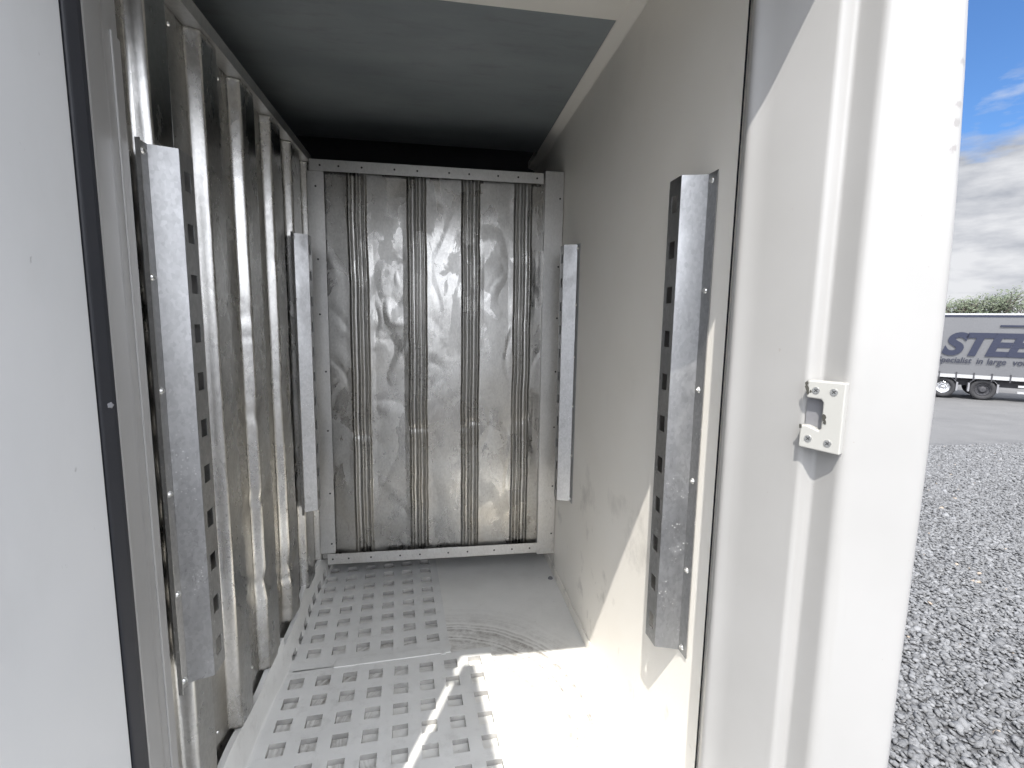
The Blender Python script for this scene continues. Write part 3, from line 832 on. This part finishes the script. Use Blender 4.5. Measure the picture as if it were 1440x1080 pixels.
# curtain with slight billow
ncx, ncz = 110, 14
mb = MB()
for i in range(ncx):
    for j in range(ncz):
        x = X0 + (X1 - X0) * i / (ncx - 1); z = 1.18 + (3.90 - 1.18) * j / (ncz - 1)
        mb.v.append((x, -0.008 - 0.03 * math.sin(math.pi * j / (ncz - 1)) * (0.6 + 0.4 * math.sin(x * 2.1)), z))
for i in range(ncx - 1):
    for j in range(ncz - 1):
        mb.f.append((i * ncz + j, (i + 1) * ncz + j, (i + 1) * ncz + j + 1, i * ncz + j + 1))
cur = tb(mb, 'curtain', MAT['curtain'], smooth=True)
tb(MB().box(X0, X1, 0.02, 2.5, 1.2, 3.98), 'load_body', MAT['guard'])
tb(MB().box(X0, X1, -0.03, 2.55, 3.985, 4.06), 'roof_edge', MAT['alu'])
tb(MB().box(X0, X1, -0.025, 0.015, 3.89, 3.98), 'top_seam', MAT['navy'])
sr = tb(MB().box(X0, X1, -0.02, 0.08, 1.00, 1.17), 'side_rail', MAT['alu'])
st0 = None
for x in np.arange(X0 + 0.2, X1, 0.62):
    if st0 is None:
        st0 = tb(MB().box(x - 0.025, x + 0.025, -0.05, -0.021, 0.90, 1.28), 'tension_strap', MAT['chassis'], trl); x0s = x
    else:
        copy_part(st0, trl, Vector((x - x0s, 0, 0)))
tb(MB().box(X0 + 0.1, X1 - 0.3, 0.5, 0.8, 0.62, 0.99).box(X0 + 0.1, X1 - 0.3, 1.7, 2.0, 0.62, 0.99), 'chassis_beam', MAT['chassis'])
gd = tb(MB().box(1.15, 4.6, 0.02, 0.05, 0.42, 0.52).box(1.15, 4.6, 0.02, 0.05, 0.70, 0.80).box(1.5, 1.56, 0.052, 0.10, 0.40, 1.0).box(3.9, 3.96, 0.052, 0.10, 0.40, 1.0), 'side_guard', MAT['alu'])
tb(MB().box(1.9, 3.4, 0.3, 1.2, 0.45, 0.95), 'pallet_box', MAT['guard'], bevel=0.03)
def ring(mb, cx, cy, cz, prof, n=28):
    """prof: (radius, y) lathe about the axle"""
    o = len(mb.v); m_ = len(prof)
    for i in range(n):
        a = 2 * math.pi * i / n
        for r, y in prof: mb.v.append((cx + r * math.cos(a), cy + y, cz + r * math.sin(a)))
    for i in range(n):
        for j in range(m_ - 1):
            i2 = (i + 1) % n
            mb.f.append((o + i * m_ + j, o + i2 * m_ + j, o + i2 * m_ + j + 1, o + i * m_ + j + 1))
for k, cx in enumerate((0.0, -1.42, -2.84)):
    for cy in (0.06, 2.14):
        wh = bpy.data.objects.new('wheel', None); C.objects.link(wh); wh.parent = trl; wh['_o'] = (0, 0, 0)
        m = MB(); ring(m, cx, cy, 0.49, [(0.29, 0.06), (0.31, 0.01), (0.43, 0.0), (0.475, 0.03), (0.485, 0.08), (0.485, 0.30), (0.46, 0.36), (0.30, 0.36)])
        tb(m, 'tyre', MAT['tyre'], wh, smooth=True)
        m = MB(); ring(m, cx, cy, 0.49, [(0.30, 0.05), (0.27, 0.03), (0.25, 0.09), (0.17, 0.11), (0.13, 0.05), (0.10, 0.02), (0.01, 0.015)], 24)
        for q in range(10):
            a = q * 0.6283
            m.cyl((cx + 0.19 * math.cos(a), cy + 0.10, 0.49 + 0.19 * math.sin(a)), (0, -1, 0), 0.018, 0.014, 0.05, 6)
        tb(m, 'rim', MAT['chrome'] if k == 1 else MAT['chassis'], wh, smooth=False)
    m = MB()
    for q in range(9):
        a = R(35 + q * 110 / 8)
        for y in (0.0, 0.36):
            m.v.append((cx + 0.56 * math.cos(a), 0.05 + y, 0.49 + 0.56 * math.sin(a)))
    m.f = [(2 * q, 2 * q + 2, 2 * q + 3, 2 * q + 1) for q in range(8)]
    for s_ in (1, -1):
        m.box(cx + s_ * 0.50 - 0.03, cx + s_ * 0.50 + 0.03, 0.05, 0.40, 0.38, 0.78)
    tb(m, 'mudguard', MAT['guard'], trl, solid=0.015)
tb(MB().cyl((1.6 + 5.5, 0.4, 0.0), (0, 0, 1), 0.05, 0.05, 0.9, 12).box(7.0, 7.2, 0.3, 0.5, 0.0, 0.04), 'landing_leg', MAT['chassis'])
def text(body, size, x, z, mat, name, shear=0.0, offset=0.0, sx=1.0, spacing=1.0, y=-0.062):
    cu = bpy.data.curves.new(name, 'FONT'); cu.body = body; cu.size = size; cu.shear = shear; cu.offset = offset
    cu.extrude = 0.002; cu.space_character = spacing
    cu.materials.append(mat)
    o = bpy.data.objects.new(name, cu); C.objects.link(o); o.parent = cur
    bpy.context.view_layer.update()
    me = bpy.data.meshes.new_from_object(o.evaluated_get(bpy.context.evaluated_depsgraph_get()))
    bpy.data.objects.remove(o); bpy.data.curves.remove(cu)
    o = bpy.data.objects.new(name, me); C.objects.link(o); o.parent = cur
    o.location = (x, y, z); o.rotation_euler = (R(90), 0, 0); o.scale = (sx, 1, 1)
    return o
text('STEE', 1.42, -1.66, 2.13, MAT['navy'], 'curtain_lettering', 0.28, 0.06, 1.06, 0.94)
sxp = -1.78
for wd, adv in (('Specialist', 1.40), ('in', 0.36), ('large', 0.86), ('volume', 1.2)):
    text(wd, 0.38, sxp, 1.72, MAT['print'], 'curtain_slogan', 0.15, 0.006, 0.88, 1.0)
    sxp += adv
tb(MB().box(0.28, 6.0, -0.075, -0.045, 3.45, 3.53), 'printed_bar', MAT['navy'], cur)

# ================================================================== trees behind the trailer
def tree(cx, cy, height, spread, label, dens, seed):
    rnd = random.Random(seed)
    root = thing('broadleaf_tree', label, 'tree', (cx, cy, gz(cy) - 0.02), 'trees beyond the trailer', lift=False)
    base = Vector((cx, cy, gz(cy) - 0.02))
    trunk = MB(); tips = []
    def limb(p, d, r, L, depth):
        q = p + d * L
        trunk.cyl(p, (q - p), r, r * 0.62, (q - p).length, 7)
        if depth == 0: tips.append((q, L)); return
        for _ in range(3):
            nd = (d + Vector((rnd.uniform(-1, 1), rnd.uniform(-1, 1), rnd.uniform(-0.15, 0.7))) * 0.62).normalized()
            limb(q, nd, r * 0.6, L * rnd.uniform(0.62, 0.85), depth - 1)
        tips.append((q, L * 0.8))
    for _ in range(3):
        d = Vector((rnd.uniform(-0.5, 0.5) * spread, rnd.uniform(-0.5, 0.5) * spread, 1)).normalized()
        limb(base, d, 0.11, height * 0.34, 3)
    trunk.build('trunk', MAT['bark'], root, lift=False)
    lf = MB()
    for (q, L) in tips:
        if rnd.random() > dens: continue
        for _ in range(46):
            c = q + Vector((rnd.gauss(0, 1), rnd.gauss(0, 1), rnd.gauss(0, 0.7))) * 0.30
            u = Vector((rnd.uniform(-1, 1), rnd.uniform(-1, 1), rnd.uniform(-1, 1))).normalized()
            v = u.orthogonal().normalized(); s_ = rnd.uniform(0.06, 0.13)
            lf.add([c - u * s_, c + v * s_ * 0.45, c + u * s_, c - v * s_ * 0.45], [(0, 1, 2, 3)])
    if lf.v: lf.build('crown', MAT['leaf'], root, lift=False)
tree(38.9, 29.0, 6.2, 1.1, 'leafy olive green tree whose crown tops the trailer roof', 0.85, 3)
tree(36.2, 29.5, 5.6, 0.6, 'sparse half bare tree at the left of the leafy crown', 0.22, 5)
tree(42.8, 29.5, 5.9, 0.7, 'thin bare twigs rising above the trailer right of the leafy crown', 0.12, 9)

for o in list(C.objects):
    if '_o' in o: del o['_o']
